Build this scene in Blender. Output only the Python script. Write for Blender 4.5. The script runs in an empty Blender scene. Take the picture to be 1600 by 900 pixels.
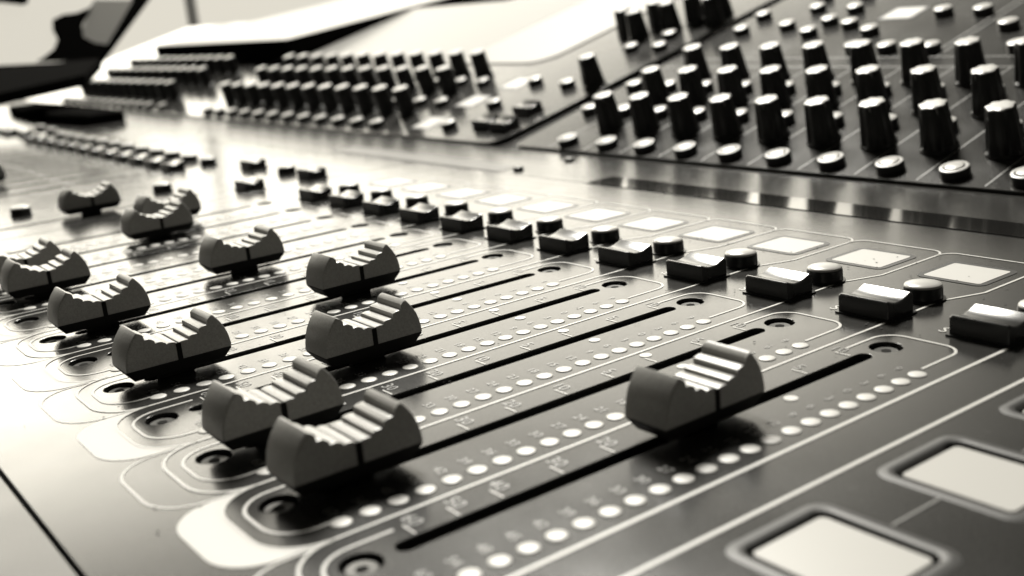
import bpy, bmesh, math, random
from mathutils import Vector, Matrix
random.seed(7)
PI = math.pi
S = 0.027                      # one channel pitch (27 mm); every coordinate below is in pitches
sc = bpy.context.scene
C = sc.collection

# ---------------------------------------------------------------- camera
cam = bpy.data.cameras.new('camera'); cam_o = bpy.data.objects.new('camera', cam); C.objects.link(cam_o)
RX = Vector((0.5920039, 0.80084697, -0.09041857))
RY = Vector((0.15606686, -0.22398323, -0.96201593))
RZ = Vector((-0.79067978, 0.55540584, -0.25758462))
m = Matrix((RX, -RY, -RZ)).transposed().to_4x4()
m.translation = Vector((4.746003, -2.227448, 2.764733)) * S
cam_o.matrix_world = m
cam.sensor_width = 36; cam.lens = 38.97
cam.clip_start = 0.005; cam.clip_end = 60
cam.dof.use_dof = True; cam.dof.focus_distance = 9.6 * S; cam.dof.aperture_fstop = 16.5
sc.camera = cam_o
sc.render.resolution_x = 1024; sc.render.resolution_y = 576

# ---------------------------------------------------------------- world: a dim room with one bright window side
w = bpy.data.worlds.new('World'); sc.world = w; w.use_nodes = True
nt = w.node_tree; nt.nodes.clear()
def N(nt, t, **k):
    n = nt.nodes.new(t)
    for a, b in k.items(): setattr(n, a, b)
    return n
def math_n(nt, op, a, b=None, clamp=False):
    n = N(nt, 'ShaderNodeMath', operation=op); n.use_clamp = clamp
    for i, v in enumerate((a, b)):
        if v is None: continue
        if isinstance(v, (int, float)): n.inputs[i].default_value = v
        else: nt.links.new(v, n.inputs[i])
    return n.outputs[0]
def smooth(nt, v, a, b, lo, hi):
    n = N(nt, 'ShaderNodeMapRange', interpolation_type='SMOOTHSTEP')
    nt.links.new(v, n.inputs[0])
    for i, q in enumerate((a, b, lo, hi)): n.inputs[i+1].default_value = q
    return n.outputs[0]
tc = N(nt, 'ShaderNodeTexCoord'); sep = N(nt, 'ShaderNodeSeparateXYZ')
nt.links.new(tc.outputs['Generated'], sep.inputs[0])
x, y, z = sep.outputs
az = math_n(nt, 'ARCTAN2', y, math_n(nt, 'MULTIPLY', x, -1.0))        # 0 = towards -X, grows towards +Y
azf = math_n(nt, 'MULTIPLY', smooth(nt, az, 0.80, 1.22, 1, 0), smooth(nt, az, -0.35, 0.08, 0, 1))
elf = smooth(nt, z, 0.29, 0.485, 1, 0)
az2 = math_n(nt, 'MULTIPLY', smooth(nt, az, 0.80, 1.16, 1, 0), smooth(nt, az, -0.35, 0.08, 0, 1))
k = math_n(nt, 'MULTIPLY', azf, elf)
mix = N(nt, 'ShaderNodeMix', data_type='RGBA')
nt.links.new(k, mix.inputs[0])
mix.inputs[6].default_value = (0.040, 0.038, 0.032, 1)
mix.inputs[7].default_value = (0.76, 0.72, 0.62, 1)
bg = N(nt, 'ShaderNodeBackground'); out = N(nt, 'ShaderNodeOutputWorld')
nt.links.new(mix.outputs[2], bg.inputs[0]); bg.inputs[1].default_value = 1.0
# added unseen window band above the wall, brighter to lift the panel's reflections
band = math_n(nt, 'MULTIPLY', smooth(nt, z, 0.05, 0.12, 0, 1), az2)
# second unseen bright lobe added high on the left, for the panel's sheen
dp = N(nt, 'ShaderNodeVectorMath', operation='DOT_PRODUCT'); nt.links.new(tc.outputs['Generated'], dp.inputs[0])
dp.inputs[1].default_value = Vector((-0.90, 0.06, 0.42)).normalized()
left_glow = math_n(nt, 'MULTIPLY', smooth(nt, dp.outputs['Value'], 0.92, 0.99, 0, 1), smooth(nt, z, 0.10, 0.30, 0, 1))
band = math_n(nt, 'MULTIPLY', band, smooth(nt, az, 0.35, 0.65, 5.0, 3.8))
nt.links.new(math_n(nt, 'ADD', math_n(nt, 'ADD', band, 1.0), math_n(nt, 'MULTIPLY', left_glow, 5.0)), bg.inputs[1])
nt.links.new(bg.outputs[0], out.inputs[0])

def area(name, direction, dist, size, power, target=(-4, 2.5, 0)):
    l = bpy.data.lights.new(name, 'AREA'); l.shape = 'RECTANGLE'; l.size, l.size_y = size; l.energy = power
    l.color = (1, 0.968, 0.885)
    o = bpy.data.objects.new(name, l); C.objects.link(o)
    d = Vector(direction).normalized(); o.location = (Vector(target) + d * dist) * S
    o.rotation_euler = d.to_track_quat('Z', 'Y').to_euler()
    return o
area('window_light', (-0.42, 0.31, 0.555), 75, (0.60, 0.46), 88)

sc.view_settings.view_transform = 'Standard'; sc.view_settings.look = 'None'
sc.view_settings.exposure = 0; sc.view_settings.gamma = 1
sc.render.engine = 'CYCLES'

# ---------------------------------------------------------------- materials
def mat(name, col, rough=.5, bdist=.00003, metal=0., spec=.5, coat=0., coat_r=.1, bump=0., bscale=900., speck=0., smudge=0., grain=0.):
    mt = bpy.data.materials.new(name); mt.use_nodes = True
    t = mt.node_tree; b = t.nodes['Principled BSDF']
    if isinstance(col, (int, float)): col = (col, col*.985, col*.94)
    b.inputs['Base Color'].default_value = (*col, 1)
    b.inputs['Roughness'].default_value = rough; b.inputs['Metallic'].default_value = metal
    b.inputs['Specular IOR Level'].default_value = spec
    b.inputs['Coat Weight'].default_value = coat; b.inputs['Coat Roughness'].default_value = coat_r
    tcn = N(t, 'ShaderNodeTexCoord')
    if bump or speck:
        nz = N(t, 'ShaderNodeTexNoise'); nz.inputs['Scale'].default_value = bscale; nz.inputs['Detail'].default_value = 3
        t.links.new(tcn.outputs['Object'], nz.inputs['Vector'])
    if bump:
        bp_ = N(t, 'ShaderNodeBump'); bp_.inputs['Strength'].default_value = bump; bp_.inputs['Distance'].default_value = bdist
        t.links.new(nz.outputs[0], bp_.inputs['Height']); t.links.new(bp_.outputs[0], b.inputs['Normal'])
    if speck:
        mr = N(t, 'ShaderNodeMapRange'); t.links.new(nz.outputs[0], mr.inputs[0])
        mr.inputs[1].default_value = .35; mr.inputs[2].default_value = .65
        mr.inputs[3].default_value = 1-speck; mr.inputs[4].default_value = 1+speck
        vm = N(t, 'ShaderNodeVectorMath', operation='SCALE'); vm.inputs[0].default_value = col
        t.links.new(mr.outputs[0], vm.inputs['Scale']); t.links.new(vm.outputs[0], b.inputs['Base Color'])
    if smudge:
        n2 = N(t, 'ShaderNodeTexNoise'); n2.inputs['Scale'].default_value = 38; n2.inputs['Detail'].default_value = 5
        t.links.new(tcn.outputs['Object'], n2.inputs['Vector'])
        m2 = N(t, 'ShaderNodeMapRange'); t.links.new(n2.outputs[0], m2.inputs[0])
        m2.inputs[1].default_value = .3; m2.inputs[2].default_value = .7
        m2.inputs[3].default_value = max(.02, rough-smudge); m2.inputs[4].default_value = rough+smudge
        r_out = m2.outputs[0]
        if grain:
            n3 = N(t, 'ShaderNodeTexNoise'); n3.inputs['Scale'].default_value = 5200; n3.inputs['Detail'].default_value = 1
            t.links.new(tcn.outputs['Object'], n3.inputs['Vector'])
            m3 = N(t, 'ShaderNodeMapRange'); t.links.new(n3.outputs[0], m3.inputs[0])
            m3.inputs[1].default_value = .35; m3.inputs[2].default_value = .65; m3.inputs[3].default_value = -grain; m3.inputs[4].default_value = grain
            r_out = math_n(t, 'ADD', r_out, m3.outputs[0])
            m4 = N(t, 'ShaderNodeMapRange'); t.links.new(n3.outputs[0], m4.inputs[0])
            m4.inputs[1].default_value = .35; m4.inputs[2].default_value = .65; m4.inputs[3].default_value = spec*(1-3*grain); m4.inputs[4].default_value = spec*(1+3*grain)
            t.links.new(m4.outputs[0], b.inputs['Specular IOR Level'])
        t.links.new(r_out, b.inputs['Roughness'])
    return mt
M = {
 'panel': mat('panel_paint', .026, rough=.18, metal=0, spec=.35, bump=.35, bdist=.00004, bscale=3600, speck=.75, smudge=.04, grain=.07),
 'bezel': mat('bezel_plastic', .025, rough=.5, spec=.35),
 'rest': mat('armrest_paint', .07, rough=.36, metal=0, bump=.3, bscale=2600, speck=.15, smudge=.05),
 'dark': mat('dark_metal', .02, rough=.35, metal=.2),
 'void': mat('black_recess', .02, rough=.9, spec=.05),
 'white': mat('white_print', .46, rough=.45),
 'pale': mat('pale_print', .16, rough=.45),
 'ring': mat('dark_print', .012, rough=.4),
 'cap': mat('cap_plastic', .34, rough=.36, bump=.5, bdist=.00005, bscale=3600, speck=.17),
 'capdark': mat('cap_underside', .018, rough=.6, spec=.2),
 'mark': mat('marker_black', .012, rough=.7, spec=.1),
 'button': mat('button_black', .006, rough=.28, spec=.5),
 'bgloss': mat('button_gloss', .014, rough=.27, spec=.8, smudge=.08),
 'lens': mat('button_lens', .46, rough=.28),
 'knob': mat('knob_black', .012, rough=.34, spec=.4),
 'kcap': mat('knob_cap', .46, rough=.35),
 'screw': mat('screw_steel', .045, rough=.45, metal=1.),
 'strip': mat('black_glass_strip', .012, rough=.10, spec=.9),
 'softstrip': mat('grey_strip', .012, rough=.32, spec=.5),
 'riser': mat('riser_paint', .032, rough=.19, metal=0, bump=.6, bdist=.00007, bscale=2600, speck=.25),
 'screenglass': mat('screen_glass', .20, rough=.35, spec=.3),
 'paper': mat('screen_bright', (.24, .23, .21), rough=.5),
 'case': mat('laptop_case', .006, rough=.8, spec=0.),
 'pole': mat('grey_pole', .30, rough=.5),
 'dust': mat('dust', .006, rough=.9),
}
def emis(name, col, s):
    mt = bpy.data.materials.new(name); mt.use_nodes = True; b = mt.node_tree.nodes['Principled BSDF']
    b.inputs['Base Color'].default_value = (.02, .02, .02, 1)
    b.inputs['Emission Color'].default_value = (*col, 1); b.inputs['Emission Strength'].default_value = s
    return mt
M['lit'] = emis('lit_screen', (.76, .72, .62), .92)

# ---------------------------------------------------------------- mesh helpers
I4 = Matrix.Identity(4)
def finish(name, bm, mt, parent=None, smoothang=None, mats=None):
    me = bpy.data.meshes.new(name)
    bmesh.ops.recalc_face_normals(bm, faces=bm.faces) if smoothang != 'flat' else None
    bm.to_mesh(me); bm.free()
    for q in (mats or [mt]): me.materials.append(q)
    me.transform(Matrix.Scale(S, 4))
    if isinstance(smoothang, (int, float)):
        me.shade_smooth(); me.set_sharp_from_angle(angle=math.radians(smoothang))
    o = bpy.data.objects.new(name, me); C.objects.link(o)
    if parent: o.parent = parent
    return o
def empty(name, loc=(0, 0, 0), rot=(0, 0, 0), **props):
    o = bpy.data.objects.new(name, None); C.objects.link(o); o.empty_display_size = .01
    o.location = Vector(loc) * S; o.rotation_euler = rot
    for a, b in props.items(): o[a] = b
    return o
def prism(bm, poly, z0, z1, mtx=I4, mi=0):
    """extrude a 2D outline (xy) from z0 to z1"""
    lo = [bm.verts.new(mtx @ Vector((a, b, z0))) for a, b in poly]
    hi = [bm.verts.new(mtx @ Vector((a, b, z1))) for a, b in poly]
    n = len(poly); fs = [bm.faces.new(lo[::-1]), bm.faces.new(hi)]
    for i in range(n): fs.append(bm.faces.new((lo[i], lo[(i+1) % n], hi[(i+1) % n], hi[i])))
    for f in fs: f.material_index = mi
    return lo, hi
def rings(bm, rows, cap0=True, cap1=True, mtx=I4, mi=0):
    """rows: list of equal length 3D point rings"""
    vs = [[bm.verts.new(mtx @ Vector(q)) for q in r] for r in rows]; n = len(rows[0]); fs = []
    for a, b in zip(vs, vs[1:]):
        for i in range(n): fs.append(bm.faces.new((a[i], a[(i+1) % n], b[(i+1) % n], b[i])))
    if cap0: fs.append(bm.faces.new(vs[0][::-1]))
    if cap1: fs.append(bm.faces.new(vs[-1]))
    for f in fs: f.material_index = mi
    return vs
def circ(r, z, n=32, cx=0, cy=0, fl=0, k=8):
    return [(cx+r*(1+fl*math.cos(k*t))*math.cos(t), cy+r*(1+fl*math.cos(k*t))*math.sin(t), z) for t in [2*PI*i/n for i in range(n)]]
def lathe(bm, prof, n=32, mtx=I4, mi=0, cap0=True, cap1=True):
    rings(bm, [circ(r, z, n) for r, z in prof], cap0, cap1, mtx, mi)
def box(bm, x0, x1, y0, y1, z0, z1, mtx=I4, mi=0):
    prism(bm, [(x0, y0), (x1, y0), (x1, y1), (x0, y1)], z0, z1, mtx, mi)
def rrect(x0, x1, y0, y1, r, n=6):
    p = []
    if not isinstance(r, (tuple, list)): r = (r,)*4      # order: x1y1, x0y1, x0y0, x1y0
    for (cx, cy, a0, rr) in ((x1, y1, 0, r[0]), (x0, y1, 90, r[1]), (x0, y0, 180, r[2]), (x1, y0, 270, r[3])):
        sx = 1 if cx == x1 else -1; sy = 1 if cy == y1 else -1
        for i in range(n+1):
            t = math.radians(a0 + 90*i/n); p.append((cx - sx*rr + rr*math.cos(t), cy - sy*rr + rr*math.sin(t)))
    return p
def ribbon(bm, pts, wd, z, closed=False, mtx=I4, mi=0):
    """flat printed line of width wd along pts"""
    n = len(pts); L = []; Rr = []
    for i in range(n):
        a = Vector(pts[i-1] if (i > 0 or closed) else pts[i]); b = Vector(pts[(i+1) % n] if (i < n-1 or closed) else pts[i])
        c = Vector(pts[i]); d1 = (c-a); d2 = (b-c)
        if d1.length < 1e-9: d1 = d2
        if d2.length < 1e-9: d2 = d1
        d1.normalize(); d2.normalize(); t = (d1+d2).normalized(); nn = Vector((-t.y, t.x)); s = wd/2/max(.5, nn.dot(Vector((-d1.y, d1.x))))
        L.append(bm.verts.new(mtx @ Vector((c.x+nn.x*s, c.y+nn.y*s, z)))); Rr.append(bm.verts.new(mtx @ Vector((c.x-nn.x*s, c.y-nn.y*s, z))))
    for i in range(n if closed else n-1):
        j = (i+1) % n; f = bm.faces.new((L[i], Rr[i], Rr[j], L[j])); f.material_index = mi
def flat(bm, poly, z, mtx=I4, mi=0):
    f = bm.faces.new([bm.verts.new(mtx @ Vector((a, b, z))) for a, b in poly]); f.material_index = mi
    if (mtx.to_3x3() @ Vector((0, 0, 1))).dot(f.normal) < 0: f.normal_flip()
def arc(cx, cy, r, a0, a1, n=7):
    return [(cx+r*math.cos(math.radians(a0+(a1-a0)*i/n)), cy+r*math.sin(math.radians(a0+(a1-a0)*i/n))) for i in range(n+1)]
def holed_panel(name, outer, holes, thick, mt, parent, bevel=.006, z=0.):
    """a plate with real cut-outs, its top face at z"""
    cu = bpy.data.curves.new(name, 'CURVE'); cu.dimensions = '2D'; cu.fill_mode = 'BOTH'
    cu.extrude = (thick/2 - bevel); cu.bevel_depth = bevel; cu.bevel_resolution = 1; cu.offset = -bevel
    for poly in [outer] + holes:
        sp = cu.splines.new('POLY'); sp.points.add(len(poly)-1)
        for i, (a, b) in enumerate(poly): sp.points[i].co = (a, b, 0, 1)
        sp.use_cyclic_u = True
    tmp = bpy.data.objects.new('tmp', cu); C.objects.link(tmp)
    me = bpy.data.meshes.new_from_object(tmp.evaluated_get(bpy.context.evaluated_depsgraph_get()))
    bpy.data.objects.remove(tmp); bpy.data.curves.remove(cu)
    me.name = name; me.materials.clear(); me.materials.append(mt)
    me.transform(Matrix.Translation((0, 0, z - thick/2))); me.transform(Matrix.Scale(S, 4))
    o = bpy.data.objects.new(name, me); C.objects.link(o); o.parent = parent
    return o
def text_into(bm, s, cx, cy, h, z, mtx=I4, rot=0., mi=0):
    cu = bpy.data.curves.new('t', 'FONT'); cu.body = s; cu.size = h; cu.align_x = 'CENTER'; cu.align_y = 'CENTER'
    cu.resolution_u = 2
    tmp = bpy.data.objects.new('t', cu); C.objects.link(tmp)
    me = bpy.data.meshes.new_from_object(tmp.evaluated_get(bpy.context.evaluated_depsgraph_get()))
    bpy.data.objects.remove(tmp); bpy.data.curves.remove(cu)
    me.transform(mtx @ Matrix.Translation((cx, cy, z)) @ Matrix.Rotation(rot, 4, 'Z'))
    k0 = len(bm.faces); bm.from_mesh(me); bpy.data.meshes.remove(me)
    bm.faces.ensure_lookup_table()
    for f in bm.faces[k0:]: f.material_index = mi
def copy_tree(o, parent, loc, rot=None):
    c = o.copy(); C.objects.link(c); c.parent = parent; c.location = Vector(loc) * S
    if rot is not None: c.rotation_euler = rot
    for ch in o.children:
        g = ch.copy(); C.objects.link(g); g.parent = c
    return c
class Proto:
    """first placement builds the part, every later one copies it"""
    def __init__(s, f): s.f = f; s.o = None
    def __call__(s, parent, loc, rot=None):
        if s.o is None:
            s.o = s.f(parent); s.o.location = Vector(loc) * S
            if rot is not None: s.o.rotation_euler = rot
            return s.o
        return copy_tree(s.o, parent, loc, rot)

# ---------------------------------------------------------------- the small controls
def cap_profile():
    """side outline of a fader cap: (y, z), counter-clockwise seen from +X"""
    end = [(.440, .150), (.436, .20), (.425, .26), (.405, .32), (.375, .375), (.345, .415), (.325, .440), (.312, .450), (.303, .447)]
    def saddle(stp, bulge):      # scalloped inside of the saddle, from the peak to the middle
        top = [(.303, .447), (.284, .436), (.270, .420), (.266, .388 - .25*stp[1])]
        brk = [(.266, .388), (.186, .345), (.098, .309), (.008, .290)]
        for i, ((ya, za), (yb, zb)) in enumerate(zip(brk, brk[1:])):
            n = 7; drop = stp[i+1]
            if i == 0: za -= .25*stp[1]
            for j in range(n+1):
                t = j/n; top.append((ya + (yb-ya)*t, za + (zb + drop*.5 - za)*t + bulge*math.sin(PI*t)))
            brk[i+1] = (yb, zb - drop*.5)
        return top
    back = end + saddle([0, .040, .027, .010], .006)[1:]
    front = [(-a, b) for a, b in (end + saddle([0, .020, .012, .004], .013)[1:])[::-1]]
    return back + [(0.0, .286)] + front
def make_cap(parent):
    prof = cap_profile(); hw = .19; bm = bmesh.new()
    def off(p, d):        # shrink towards the middle for the edge round
        cx, cy = 0, .27; return (p[0]*(1-d*1.1), cy + (p[1]-cy)*(1-d*1.6))
    rows = [(-hw, .0), ]
    R_ = []
    for X, d in ((-hw, .022), (-hw+.008, .004), (-hw+.018, 0), (hw-.018, 0), (hw-.008, .004), (hw, .022)):
        R_.append([(X, *off(q, d)) for q in prof])
    rings(bm, R_)
    body = finish('fader_cap', bm, M['cap'], parent, 28)
    bm = bmesh.new()       # dark bevelled underside
    rings(bm, [[(-hw+.006, -.43, .151), (hw-.006, -.43, .151), (hw-.006, .43, .151), (-hw+.006, .43, .151)],
               [(-hw+.012, -.436, .138), (hw-.012, -.436, .138), (hw-.012, .436, .138), (-hw+.012, .436, .138)],
               [(-.145, -.375, .055), (.145, -.375, .055), (.145, .375, .055), (-.145, .375, .055)]])
    finish('underside', bm, M['capdark'], body)
    bm = bmesh.new()
    for s in (-1, 1):
        a = s*(hw-.004); b = s*(hw+.0035)
        box(bm, min(a, b), max(a, b), -.021, .021, .145, .290)
    box(bm, -hw+.002, hw-.002, -.006, .006, .280, .2935)
    finish('marker_line', bm, M['mark'], body)
    bm = bmesh.new(); box(bm, -.034, .034, -.15, .15, -.18, .085)
    finish('stem', bm, M['capdark'], body)
    return body
cap = Proto(make_cap)

def make_rect(parent):
    bm = bmesh.new(); hx, hy = .235, .165
    prof = [(-hy, .0), (-hy, .150), (-hy+.008, .160), (-hy+.022, .163)]
    for i in range(1, 12):
        t = i/12; y = -hy+.03 + (2*hy-.055)*t
        prof.append((y, .160 - .034*math.sin(PI*t**.9) + .012*t))
    prof += [(hy-.018, .174), (hy-.007, .170), (hy, .158), (hy, 0)]
    rows = []
    for X, ins in ((-hx, .012), (-hx+.010, .002), (-hx+.02, 0), (hx-.02, 0), (hx-.010, .002), (hx, .012)):
        rows.append([(X, y*(1-ins*1.5), z-ins if z > 0 else 0) for y, z in prof])
    rings(bm, rows)
    o = finish('rectangular_button', bm, M['bgloss'], parent, 35)
    bm = bmesh.new(); prism(bm, rrect(-hx-.03, hx+.03, -hy-.028, hy+.028, .03), .001, .014)
    finish('collar', bm, M['button'], o)
    return o
rect = Proto(make_rect)

def make_round(parent, r=.160, h=.115):
    bm = bmesh.new()
    lathe(bm, [(r+.022, .001), (r+.022, .012), (r, .014), (r*.985, h-.012), (r*.96, h)], 40)
    o = finish('round_button', bm, M['button'], parent, 35)
    bm = bmesh.new()
    lathe(bm, [(r*.955, h-.004), (r*.95, h+.008), (r*.9, h+.018), (r*.7, h+.028), (r*.4, h+.035), (r*.12, h+.037)], 40)
    finish('button_lens', bm, M['lens'], o, 40)
    return o
roundb = Proto(make_round)

def make_ringed(parent, r=.165, h=.10):
    bm = bmesh.new()
    lathe(bm, [(r, .001), (r, h-.01), (r*.97, h)], 32)
    o = finish('round_button', bm, M['button'], parent, 35)
    bm = bmesh.new()
    lathe(bm, [(r*.96, h-.002), (r*.95, h+.006), (r*.90, h+.010), (r*.74, h+.010), (r*.73, h+.001)], 32, cap1=False, cap0=False)
    finish('light_ring', bm, M['kcap'], o, 40)
    bm = bmesh.new()
    lathe(bm, [(r*.64, h-.002), (r*.64, h+.012), (r*.60, h+.020), (r*.3, h+.027), (r*.05, h+.028)], 32)
    finish('button_lens', bm, M['lens'], o, 40)
    return o
ringed = Proto(make_ringed)

def make_smallround(parent, r=.15, h=.115):
    bm = bmesh.new()
    lathe(bm, [(r, .001), (r*.99, h-.012), (r*.96, h)], 24)
    o = finish('round_button', bm, M['button'], parent, 35)
    bm = bmesh.new()
    lathe(bm, [(r*.955, h-.003), (r*.93, h+.008), (r*.8, h+.016), (r*.4, h+.022), (r*.05, h+.023)], 24)
    finish('button_lens', bm, M['lens'], o, 40)
    return o
smallround = Proto(make_smallround)

def make_knob(parent, r0=.205, r1=.152, h=.56, fl=.075, k=7, nm='rotary_knob'):
    bm = bmesh.new(); n = 70
    rows = [circ(r0*1.08, .001, n), circ(r0*1.08, .03, n), circ(r0*.98, .045, n, fl=fl*.5, k=k)]
    for t in (0, .35, .7, 1.):
        rows.append(circ(r0*.96+(r1-r0*.96)*t, .05+(h-.075)*t, n, fl=fl, k=k))
    rows.append(circ(r1*.97, h-.018, n, fl=fl, k=k))
    rings(bm, rows)
    o = finish(nm, bm, M['knob'], parent, 50)
    bm = bmesh.new()
    rings(bm, [circ(r1*.975, h-.020, n, fl=fl, k=k), circ(r1*.97, h-.004, n, fl=fl, k=k), circ(r1*.90, h, n, fl=fl, k=k), circ(r1*.5, h+.004, n)])
    finish('knob_cap', bm, M['kcap'], o, 40)
    bm = bmesh.new()
    box(bm, -.010, .010, -r1*1.01, -r1*.86, h*.55, h-.03)
    finish('pointer_line', bm, M['white'], o)
    return o
knob = Proto(make_knob)
slimknob = Proto(lambda p: make_knob(p, r0=.190, r1=.162, h=.56, fl=.02, k=12))

def make_screw(parent):
    bm = bmesh.new()
    lathe(bm, [(.108, -.09), (.106, -.040), (.085, -.028), (.045, -.030)], 28)
    o = finish('screw', bm, M['screw'], parent, 30)
    bm = bmesh.new(); lathe(bm, [(.040, -.05), (.040, -.0265)], 6)
    finish('hex_socket', bm, M['void'], o)
    return o
screw = Proto(make_screw)

# ---------------------------------------------------------------- lower console: flat modules
def slot_hole(x, y0=.21, y1=4.20, w_=.060): return arc(x, y1-w_, w_, 0, 180, 8) + arc(x, y0+w_, w_, 180, 360, 8)
def hole(x, y, r, n=28): return [(x+r*math.cos(2*PI*i/n), y+r*math.sin(2*PI*i/n)) for i in range(n)]
PRINT = .004
LZ = PRINT

def tray(parent, x0, x1, y0, y1):
    bm = bmesh.new(); box(bm, x0, x1, y0, y1, -.9, -.30)
    box(bm, x0, x0+.04, y0, y1, -.30, -.065); box(bm, x1-.04, x1, y0, y1, -.30, -.065)
    box(bm, x0+.04, x1-.04, y0, y0+.04, -.30, -.065); box(bm, x0+.04, x1-.04, y1-.04, y1, -.30, -.065)
    finish('tray', bm, M['void'], parent)

SCALE = [('10', 4.14), ('5', 3.66), ('0', 3.17), ('5', 2.74), ('10', 2.30), ('20', 1.86), ('30', 1.46), ('40', 1.02), ('50', .72), ('60', .43)]
LEDT = ['9', '6', '3', '0', '3', '6', '9', '12', '15', '18', '21', '24', '27', '30', '33', '36', '39', '42', '45', '48', '54', '60']

def lettering_mesh():
    bm = bmesh.new()
    for s, yy in SCALE:
        ribbon(bm, [(-.21, yy-.055), (-.075, yy-.055)], .012, LZ)
        if s != '0': text_into(bm, s, -.225 if len(s) > 1 else -.20, yy+.012, .140, LZ, mi=1)
    for i in range(22):
        yy = 4.05 - i*.1857
        text_into(bm, LEDT[i], .335, yy+.015, .100, LZ, mi=1)
    for xx in (-.255, .145): flat(bm, [(xx+.048*math.cos(2*PI*i/20), 3.17+.048*math.sin(2*PI*i/20)) for i in range(20)], LZ)
    text_into(bm, 'S', .10, 4.98, .16, LZ)
    # white loop round the fader
    p = [(-.20, 4.18), (-.20, 4.40)] + arc(-.02, 4.50, .18, 180, 90)[1:] + arc(.30, 4.52, .16, 90, 0) + [(.46, 4.16)]
    ribbon(bm, p, .022, LZ)
    p = [(-.20, .30), (-.20, .06)] + arc(.0, 0.0, .20, 180, 270)[1:] + arc(.26, 0.0, .20, 270, 360) + [(.46, .12)]
    p = [(-.20, .31)] + arc(.04, .03, .24, 180, 270) + arc(.22, .03, .24, 270, 360) + [(.46, .20)]
    ribbon(bm, p, .022, LZ)
    # channel divider, shifted beside the buttons, and frame round the label window
    ribbon(bm, [(-.345, .45), (-.345, 5.60), (-.335, 5.66), (-.225, 5.95), (-.20, 6.02), (-.20, 6.85)], .024, LZ)
    ribbon(bm, [(-.20, 6.85)] + arc(-.05, 6.87, .15, 180, 90)[1:] + arc(.65, 6.87, .15, 90, 0), .022, LZ+.0008)
    # front end of the strip
    ribbon(bm, [(-.345, .46), (-.345, .02)] + arc(-.01, .02, .335, 180, 270)[1:] + arc(.32, .02, .335, 270, 360), .022, LZ+.0008)
    return bm
def tongue(bm, k):
    if k % 2:
        pa = [(-.345, .12), (-.345, -.28)] + arc(-.03, -.28, .315, 180, 270)[1:] + arc(.33, -.28, .315, 270, 360)[0:] + [(.645, .12)]
        pb = [(.645, .02)] + arc(.32, .005, .325, 0, -90)[1:] + arc(-.01, .005, .325, 270, 180)
        flat(bm, pa + pb[0:], LZ-.0012) if False else None
        # outer outline down, inner outline back: built as a band of quads
        a = arc(-.03, -.28, .305, 180, 270) + arc(.34, -.28, .305, 270, 360); b = arc(-.01, .02, .325, 180, 270) + arc(.32, .02, .325, 270, 360)
        a = [(a[0][0], .05)] + a + [(a[-1][0], .05)]; b = [(b[0][0], .10)] + b + [(b[-1][0], .10)]
        va = [bm.verts.new((q[0], q[1], LZ-.001)) for q in a]; vb = [bm.verts.new((q[0], q[1], LZ-.001)) for q in b]
        for i in range(len(va)-1): bm.faces.new((va[i], va[i+1], vb[i+1], vb[i]))
    else:
        ribbon(bm, [(-.335, .0)] + arc(-.03, -.28, .305, 180, 270) + arc(.34, -.28, .305, 270, 360) + [(.645, .0)], .020, LZ-.001)

bm_print = lettering_mesh()
me_t = bpy.data.meshes.new('lettering'); bm_print.to_mesh(me_t); bm_print.free(); me_t.materials.append(M['white']); me_t.materials.append(M['pale']); me_t.transform(Matrix.Scale(S, 4))

def level_meter_mesh():
    bm = bmesh.new()
    for i in range(22):
        yy = 4.05 - i*.1857
        lathe(bm, [(.064, -.001), (.064, .0035), (.056, .0062), (.02, .0075)], 20, Matrix.Translation((.50, yy, 0)))
    me = bpy.data.meshes.new('level_meter'); bm.to_mesh(me); bm.free(); me.materials.append(M['white']); me.shade_smooth(); me.transform(Matrix.Scale(S, 4)); return me
me_m = level_meter_mesh()
def place_mesh(name, me, parent, loc):
    o = bpy.data.objects.new(name, me); C.objects.link(o); o.parent = parent; o.location = Vector(loc)*S; return o

def make_label(parent):
    bm = bmesh.new(); flat(bm, rrect(-.275, .275, -.25, .25, .03, 3), LZ+.001)
    o = finish('label_window', bm, M['white'], parent, 'flat')
    bm = bmesh.new(); ribbon(bm, rrect(-.305, .305, -.28, .28, .06, 4), .05, LZ, closed=True)
    finish('window_edge', bm, M['ring'], o, 'flat')
    return o
label = Proto(make_label)

# --- channel fader module -----------------------------------------------------
mod = empty('fader_module', (0, 0, 0), label='nearest flat module, with twelve fader slots, large ribbed caps and white level dots', category='mixer module', group='flat modules of the mixing console')
X0, X1, Y0, Y1 = -12.19, 7.0, -1.12, 7.84
pads = [(1.32, 1.98, 1.46, 2.01), (1.32, 1.98, 2.68, 3.22), (1.32, 1.98, 3.90, 4.44), (1.32, 1.98, .24, .79), (2.55, 3.2, .9, 1.45), (2.55, 3.2, 2.1, 2.65)]
holes = []
for kk in range(12):
    holes += [slot_hole(-kk), hole(-kk, 0, .118), hole(-kk, 4.402, .118)]
for a, b, c, d in pads: holes.append(rrect(a-.035, b+.035, c-.035, d+.035, .07))
holed_panel('face_plate', [(X0, Y0), (X1, Y0), (X1, Y1), (X0, Y1)], holes, .06, M['panel'], mod)
tray(mod, X0, X1, Y0, Y1)
CAPY = [2.44, .47, .455, 1.71, .47, 2.70, .47, 2.36, .47, .46, 2.42, 2.92]
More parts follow.
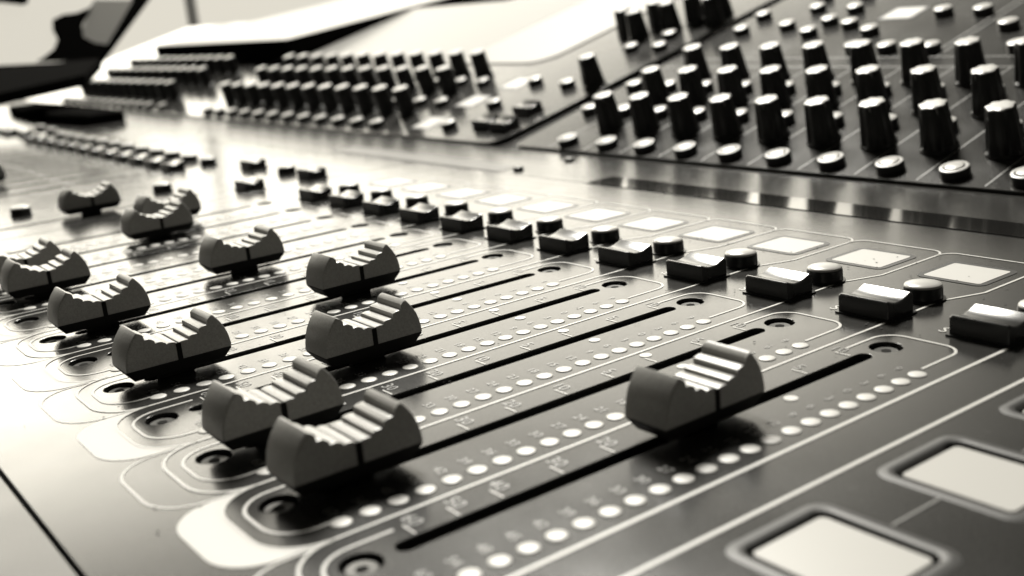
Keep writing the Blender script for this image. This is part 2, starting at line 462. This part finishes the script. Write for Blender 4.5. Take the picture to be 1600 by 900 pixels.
for kk in range(12):
    place_mesh('lettering', me_t, mod, (-kk, 0, 0))
    bm = bmesh.new(); tongue(bm, kk)
    o = finish('number_tab', bm, M['white'], mod, 'flat'); o.location = Vector((-kk, 0, 0))*S
    place_mesh('level_meter', me_m, mod, (-kk, 0, 0))
    screw(mod, (-kk, 0, 0), (0, 0, random.uniform(0, 1))); screw(mod, (-kk, 4.402, 0), (0, 0, random.uniform(0, 1)))
    cx = -kk + (.02 if kk == 9 else 0)
    cap(mod, (cx if kk != 10 else -kk+.02, CAPY[kk], 0))
    rect(mod, (.43-kk, 5.06, 0)); roundb(mod, (.50-kk, 5.60, 0)); label(mod, (.36-kk, 6.46, 0))
bm = bmesh.new()
ribbon(bm, [(.67, Y0+.02), (.67, 5.60), (.68, 5.66), (.79, 5.95), (.81, 6.02), (.81, 6.85)], .030, LZ)
ribbon(bm, [(1.07, Y0+.02), (1.07, 7.0)], .030, LZ)
finish('divider_lines', bm, M['white'], mod, 'flat')
for ya, yb in ((2.14, 2.55), (3.35, 3.77), (.92, 1.33)):
    bm = bmesh.new(); ribbon(bm, [(1.65, ya), (1.65, yb)], .014, LZ)
    finish('fine_line', bm, M['pale'], mod, 'flat')
for a, b, c, d in pads:
    bm = bmesh.new()
    prism(bm, rrect(a, b, c, d, .04), -.06, -.012)
    o = finish('square_pad', bm, M['lens'], mod, 30)
    bm = bmesh.new()
    R4 = lambda g, r_, z_: [(u, v, z_) for u, v in rrect(a-g, b+g, c-g, d+g, r_)]
    rings(bm, [R4(.120, .12, .001), R4(.080, .09, .009), R4(.062, .08, .009), R4(.040, .07, .001), R4(.034, .065, -.05)], False, False)
    finish('pad_bezel', bm, M['bezel'], o, 50)
roundb(mod, (2.42, 1.60, 0))

# --- master module -------------------------------------------------------------
mod2 = empty('master_module', (0, 0, 0), label='flat module with one lone fader cap and scattered buttons, beyond the twelve-fader module', category='mixer module', group='flat modules of the mixing console')
XA, XB = -16.05, -12.215
holed_panel('face_plate', [(XA, Y0), (XB, Y0), (XB, Y1), (XA, Y1)], [slot_hole(-13.12)], .06, M['panel'], mod2)
tray(mod2, XA, XB, Y0, Y1)
cap(mod2, (-13.12, 2.42, 0))
for q in ((-12.62, 6.02), (-12.58, 4.86), (-13.6, 4.75) if False else (-15.0, 5.98)): rect(mod2, (q[0], q[1], 0))
for q in ((-13.58, 6.0), (-14.12, 3.92), (-14.3, 1.64)): roundb(mod2, (q[0], q[1], 0))
bm = bmesh.new(); ribbon(bm, [(-13.55, 0), (-13.55, 4.6)], .02, LZ); finish('divider_lines', bm, M['ring'], mod2, 'flat')

# --- second fader bank -----------------------------------------------------------
mod3 = empty('fader_module', (0, 0, 0), label='distant flat fader module with a tight chain of small dark buttons, far left', category='mixer module', group='flat modules of the mixing console')
XC, XD = -29.2, -16.075
holed_panel('face_plate', [(XC, Y0), (XD, Y0), (XD, Y1), (XC, Y1)], [slot_hole(-17.05-k_) for k_ in range(12)], .06, M['panel'], mod3)
tray(mod3, XC, XD, Y0, Y1)
for kk in range(12):
    place_mesh('lettering', me_t, mod3, (-17.05-kk, 0, 0))
    cap(mod3, (-17.05-kk, [-.1, .3, 2.0, .3, -.0, .45, .4, .2, .45, .4, .45, .4][kk], 0))
    rect(mod3, (-16.67-kk, 5.02, 0)); roundb(mod3, (-16.60-kk, 5.72, 0))
for q in ((-29.9, 5.34),): pass
mod4 = empty('master_module', (0, 0, 0), label='farthest flat module, at the left edge below the black wrist pad', category='mixer module', group='flat modules of the mixing console')
holed_panel('face_plate', [(-46, Y0), (XC-.025, Y0), (XC-.025, Y1), (-46, Y1)], [slot_hole(-33.0)], .06, M['panel'], mod4)
tray(mod4, -46, XC-.025, Y0, Y1)
for q in ((-29.75, 5.35), (-30.95, 5.2), (-31.6, 5.2), (-32.4, 5.3)): rect(mod4, (q[0], q[1], 0))
roundb(mod4, (-29.2-.3, 6.0, 0)); roundb(mod4, (-31.2, 6.1, 0))

# --- console frame: armrest, strips, riser -------------------------------------------
TH = .259; LAM = 1.1026; RX0, RY0, RZ0 = -.487, 9.600, .067
fr = empty('console_frame', (0, 0, 0), label='bare metal console body, its plain armrest in the lower left corner', category='console frame')
bm = bmesh.new(); prism(bm, [(-46, -9), (7, -9), (7, -1.155), (-46, -1.155)], -.9, .0)
finish('armrest', bm, M['rest'], fr)
bm = bmesh.new()      # riser: strip ledge then the upright
prof = [(7.865, -.9), (7.865, -.004), (7.90, 0.0), (8.43, 0.0), (9.56, .016), (9.60, -.03), (19.0, -.03+9.4*math.tan(TH)-.06), (19, -.9)]
rings(bm, [[(X, a, b) for a, b in prof] for X in (-46, 7)])
finish('riser', bm, M['riser'], fr)
for x0, x1, q in ((-7.55, 6.9, 'strip'), (-15.5, -9.75, 'softstrip')):
    bm = bmesh.new(); prism(bm, [(x0, 7.88), (x1, 7.88), (x1, 8.41), (x0, 8.41)], .001, .006)
    finish('glossy_strip', bm, M[q], fr)
for xx, yy in ((-9.37, 9.07), (-9.50, 8.12)):
    bm = bmesh.new(); lathe(bm, [(.085, .0), (.09, .02), (.075, .055), (.03, .07)], 20, Matrix.Translation((xx, yy, .0)))
    finish('screw', bm, M['screw'], fr, 40)

# ---------------------------------------------------------------- tilted knob modules
rotU = (TH, 0, 0)
def upmod(name, lab, group='tilted knob modules of the mixing console'):
    e = empty(name, (RX0, RY0, RZ0), rotU, label=lab, category='mixer module', group=group); e.scale = (LAM,)*3; return e
def plate(parent, outer, z=0., t=.055): holed_panel('face_plate', outer, [], t, M['panel'], parent, bevel=.012, z=z)

P_ = .827
ur = upmod('knob_module', 'tilted dark module at right with tall fluted knobs and a front row of ringed buttons')
outer = [(7, -.02), (7, 8.6), (-10.12, 8.6)] + arc(-9.92, .18, .2, 180, 270)
outer = [(7, 8.6)] + arc(-9.9, 8.4, .2, 90, 180) + arc(-9.9, .18, .2, 180, 270) + [(7, -.02)]
plate(ur, outer)
rows_s = (.885, 1.964, 2.956)
cnt = 0
for kk in range(-3, 10):
    X = -1.981 - kk*P_
    if X < -9.0: continue
    for s in rows_s:
        if cnt >= 100: break
        if kk < -1 and s < 1: pass
        knob(ur, (X, s, 0), (0, 0, random.uniform(-2.2, 2.2))); cnt += 1
for kk in range(-3, 11):
    X = -1.35 - kk*P_
    if X < -9.95: continue
    if kk < 10: ringed(ur, (X-.02 if kk < 9 else X-.12, .23, 0))
    smallround(ur, (X-.05, 1.40, 0)); smallround(ur, (X-.05, 2.46, 0))
for q in [(-9.55, 5.15), (-9.68, 5.94), (-8.62, 5.32), (-8.64, 6.22), (-7.86, 4.94), (-7.84, 5.5), (-7.26, 5.28), (-6.62, 4.92), (-7.74, 6.1), (-6.37, 4.16),
          (-5.75, 4.13), (-4.98, 4.09), (-5.8, 5.72), (-5.1, 5.69), (-4.29, 4.99), (-3.64, 4.1), (-2.8, 4.1), (-2.9, 5.0), (-9.0, 6.9), (-8.1, 6.9)]:
    smallround(ur, (q[0], q[1], 0))
bm = bmesh.new()
for kk in range(-4, 10):
    X = -1.727 - kk*P_
    ribbon(bm, [(X, .03), (X, 3.45)], .018, LZ)
ribbon(bm, [(-9.9, 3.47), (6.9, 3.47)], .022, LZ); ribbon(bm, [(-9.9, 3.86), (6.9, 3.86)], .022, LZ)
ribbon(bm, [(-4.75, 3.88), (-4.75, 8.3)], .022, LZ); ribbon(bm, [(-4.88, 3.88), (-4.88, 8.3)], .022, LZ)
finish('divider_lines', bm, M['pale'], ur, 'flat')
lb = label(ur, (-6.65, 5.9, 0))

um = upmod('knob_module', 'tilted middle module with dense rows of slim black knobs and a few curved buttons')
outer = [(-10.15, 8.6), (-10.5, 8.6)]
outer = [(-10.42, 8.6), (-27.3, 8.6), (-27.3, -.02)] + arc(-11.0, .38, .40, 270, 350, 8) 
plate(um, outer)
for kk in range(12):
    X = -14.86 - kk*P_
    for s in (.93, 2.04, 2.95): slimknob(um, (X, s, 0), (0, 0, random.uniform(-2.2, 2.2)))
    smallround(um, (-15.05-kk*P_, .27, 0))
for kk in range(11):
    if kk < 3: smallround(um, (-14.30-kk*P_, 1.42, 0)); smallround(um, (-14.30-kk*P_, 2.5, 0))
for q in [(-12.66, 2.61), (-11.55, 2.5), (-12.57, 1.48), (-12.66, .45), (-11.72, 4.37), (-10.95, 4.39), (-11.31, 5.04), (-11.0, 5.9)]: smallround(um, (q[0], q[1], 0))
for q in [(-11.29, 1.30), (-11.68, .63), (-11.10, .60)]: rect(um, (q[0], q[1], 0))
for q in [(-10.90, 2.60), (-12.8, 5.30), (-12.25, 5.10), (-12.2, 5.65), (-11.75, 5.55), (-11.4, 5.9), (-11.05, 6.3), (-10.75, 5.75)]: knob(um, (q[0], q[1], 0), (0, 0, random.uniform(-2, 2)))
for q in [(-13.56, 1.68), (-13.27, 2.63), (-13.55, .59)]:
    label(um, (q[0], q[1], 0))

uf = upmod('knob_module', 'farthest tilted module, its tiny knobs in three dark rows beside the laptop')
plate(uf, [(-27.33, 8.6), (-46, 8.6), (-46, -.02), (-27.33, -.02)])
for kk in range(12):
    X = -28.3 - kk*P_
    for s in (.95, 2.04, 2.98): slimknob(uf, (X, s, 0), (0, 0, random.uniform(-2.2, 2.2)))
    smallround(uf, (-28.9-kk*P_, .28, 0))
smallround(uf, (-27.75, .3, 0)); 

U = Matrix.Translation((RX0, RY0, RZ0)) @ Matrix.Rotation(TH, 4, 'X') @ Matrix.Scale(LAM, 4)
# glossy display lying on the tilted panel, right of the dark edge
ds = empty('display_panel', (RX0, RY0, RZ0), rotU, label='wide pale glossy display behind the dense rows of slim knobs', category='display'); ds.scale = (LAM,)*3
bm = bmesh.new(); prism(bm, arc(-14.35, 4.3, .6, 270, 360, 8) + [(-13.75, 8.5), (-26.5, 8.5), (-26.5, 3.7)], .002, .022)
finish('bezel', bm, M['paper'], ds)
bm = bmesh.new(); prism(bm, rrect(-26.0, -17.2, 4.2, 8.3, .15), .02, .026); finish('glass', bm, M['screenglass'], ds)

# tilted slab screen with thick black edge
def frame_from(o_, xd, yd):
    zd = xd.cross(yd).normalized(); mm = Matrix((xd.normalized(), yd.normalized(), zd)).transposed().to_4x4(); mm.translation = o_; return mm
exec_pts = {}
LRp = Vector((-29.3, 13.7, 1.9)); LLp = Vector((-42.2, 13.7, 1.9))
xd = Vector((1, 0, 0)); upd = Vector((0, math.cos(.13), math.sin(.13)))
scr = empty('monitor', LRp, label='bright screen with thick black edge leaning back behind the far knobs', category='monitor')
MF = frame_from(Vector((0, 0, 0)), xd, upd)
bm = bmesh.new(); Lh = (LRp-LLp).length
prism(bm, rrect(-Lh, 0, 0, 17, .25), -.62, 0, MF); finish('case', bm, M['case'], scr, 30)
bm = bmesh.new(); prism(bm, rrect(-Lh+.1, -.1, .1, 16.9, .2), .001, .02, MF); finish('screen', bm, M['lit'], scr)

# ---------------------------------------------------------------- laptop and pad at the far left
def bpx(px, py, depth):
    a = (px-800)/1732.05; b = (py-450)/1732.05
    return Vector((4.746003, -2.227448, 2.764733)) + (RX*a + RY*b + RZ) * depth
pad = empty('wrist_pad', (-34, 7.6, 0), label='thick black wrist pad resting on the console left of the far knob rows', category='wrist pad')
pl = [bpx(172, 186, 33.5), bpx(30, 188, 35), bpx(-20, 180, 36)]
bm = bmesh.new()
base = Vector((-34, 7.6, 0))
pts = []
outl = []
A = U @ Vector((-31.3, -.1, .0)); 
for t in range(13):
    u = t/12; X = -29.9 - 10*u
    outl.append((X, 7.15 - .35*math.sin(PI*u)))
back = [(a, 8.3+.15*math.sin(PI*(i/12))) for i, (a, b) in enumerate(outl)]
poly = outl + back[::-1]
rings(bm, [[(a-base.x, b-base.y, z_) for a, b in poly] for z_ in (.01, .30)] + [[((a-base.x)*.98, (b-base.y)*.9, .36) for a, b in poly]])
finish('foam_body', bm, M['case'], pad, 40)

lap = empty('laptop', bpx(150, 130, 38.5), label='open laptop with black frame and bright reflective screen in the top left corner', category='laptop')
LB = bpx(150, 130, 38.5)
def rel(v): return v - LB
bm = bmesh.new()
tl, tr = bpx(-60, 118, 36.5), bpx(158, 96, 41); bl, br = bpx(-60, 165, 33.5), bpx(134, 122, 37)
nrm = Vector((0, 0, 1))
loq = [rel(v) - nrm*.25 for v in (bl, br, tr, tl)]; hiq = [rel(v)+nrm*.12 for v in (bl, br, tr, tl)]
rings(bm, [loq, hiq]); finish('base', bm, M['case'], lap)
# lid: corners of the lid plane
c0, c1 = bpx(-150, 116, 36.5), bpx(160, 100, 41); up_l = bpx(-70, -60, 39) - c0; 
c2 = bpx(265, -42, 43); c3 = c0 + (c2 - c1)
lx = (c1-c0); ly = (c2-c1); nn_ = lx.cross(ly).normalized()
if nn_.dot(Vector((4.7, -2.2, 2.7)) - c0) < 0: nn_ = -nn_
def L2(u, v, h=0): return rel(c0 + lx*u + ly*v + nn_*h)
bm = bmesh.new(); rings(bm, [[L2(0, 0, -.4), L2(1, 0, -.4), L2(1, 1, -.4), L2(0, 1, -.4)], [L2(0, 0), L2(1, 0), L2(1, 1), L2(0, 1)]]); finish('lid', bm, M['case'], lap)
bm = bmesh.new(); a, b = .02, .885
rings(bm, [[L2(a, .04, .005), L2(b, .04, .005), L2(b, .97, .005), L2(a, .97, .005)], [L2(a, .04, .03), L2(b, .04, .03), L2(b, .97, .03), L2(a, .97, .03)]]); finish('screen', bm, M['lit'], lap)
# dark reflection painted on the screen, and a grey band at its side
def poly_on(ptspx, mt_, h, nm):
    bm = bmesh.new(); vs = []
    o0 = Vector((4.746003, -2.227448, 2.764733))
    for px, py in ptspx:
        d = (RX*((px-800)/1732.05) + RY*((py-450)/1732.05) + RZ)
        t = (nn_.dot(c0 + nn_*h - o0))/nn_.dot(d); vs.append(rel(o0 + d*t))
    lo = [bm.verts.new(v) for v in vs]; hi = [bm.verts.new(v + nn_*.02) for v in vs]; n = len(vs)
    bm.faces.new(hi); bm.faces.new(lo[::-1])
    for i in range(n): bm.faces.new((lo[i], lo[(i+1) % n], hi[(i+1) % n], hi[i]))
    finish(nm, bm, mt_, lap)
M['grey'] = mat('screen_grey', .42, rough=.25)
poly_on([(150, 0), (208, 0), (158, 86), (118, 86), (122, 60), (135, 28)], M['grey'], .04, 'painted_shape')
poly_on([(152, -6), (140, 12), (120, 20), (98, 23), (82, 31), (82, 46), (90, 62), (84, 77), (70, 88), (56, 97), (152, 95), (168, 70), (148, 67), (130, 58), (128, 40), (138, 22)], M['case'], .07, 'painted_shape')
poly_on([(-40, -30), (45, -30), (44, 4), (36, 8), (0, 4), (-40, 12)], M['case'], .07, 'painted_shape')

# stand pole in the bright background
bm = bmesh.new(); p0 = bpx(304, 45, 95)
lathe(bm, [(.45, -30), (.45, 30)], 20)
po = finish('stand_pole', bm, M['pole'], None, 40); po.location = p0*S
po['label'] = 'blurred thin grey vertical pole in the bright background left of the leaning screen'; po['category'] = 'pole'

# floor far below, so that nothing floats
bm = bmesh.new(); flat(bm, [(-400, -300), (300, -300), (300, 400), (-400, 400)], -28)
fl = finish('floor', bm, mat('floor_grey', .10, rough=.6), None, 'flat'); fl['kind'] = 'structure'

# tiny dust specks on the near faders' panel
bm = bmesh.new()
for i in range(420):
    xx = random.uniform(-6, 1); yy = random.choice([random.uniform(4.5, 7.4), random.uniform(4.5, 7.4), random.uniform(-1, 7.6)]); r = random.choice([.004, .006, .006, .010])
    flat(bm, [(xx+r*math.cos(t)*random.uniform(.6, 1.4), yy+r*math.sin(t)*random.uniform(.6, 1.4)) for t in [2*PI*j/6 for j in range(6)]], .009)
du = finish('dust', bm, M['dust'], None, 'flat'); du['kind'] = 'stuff'
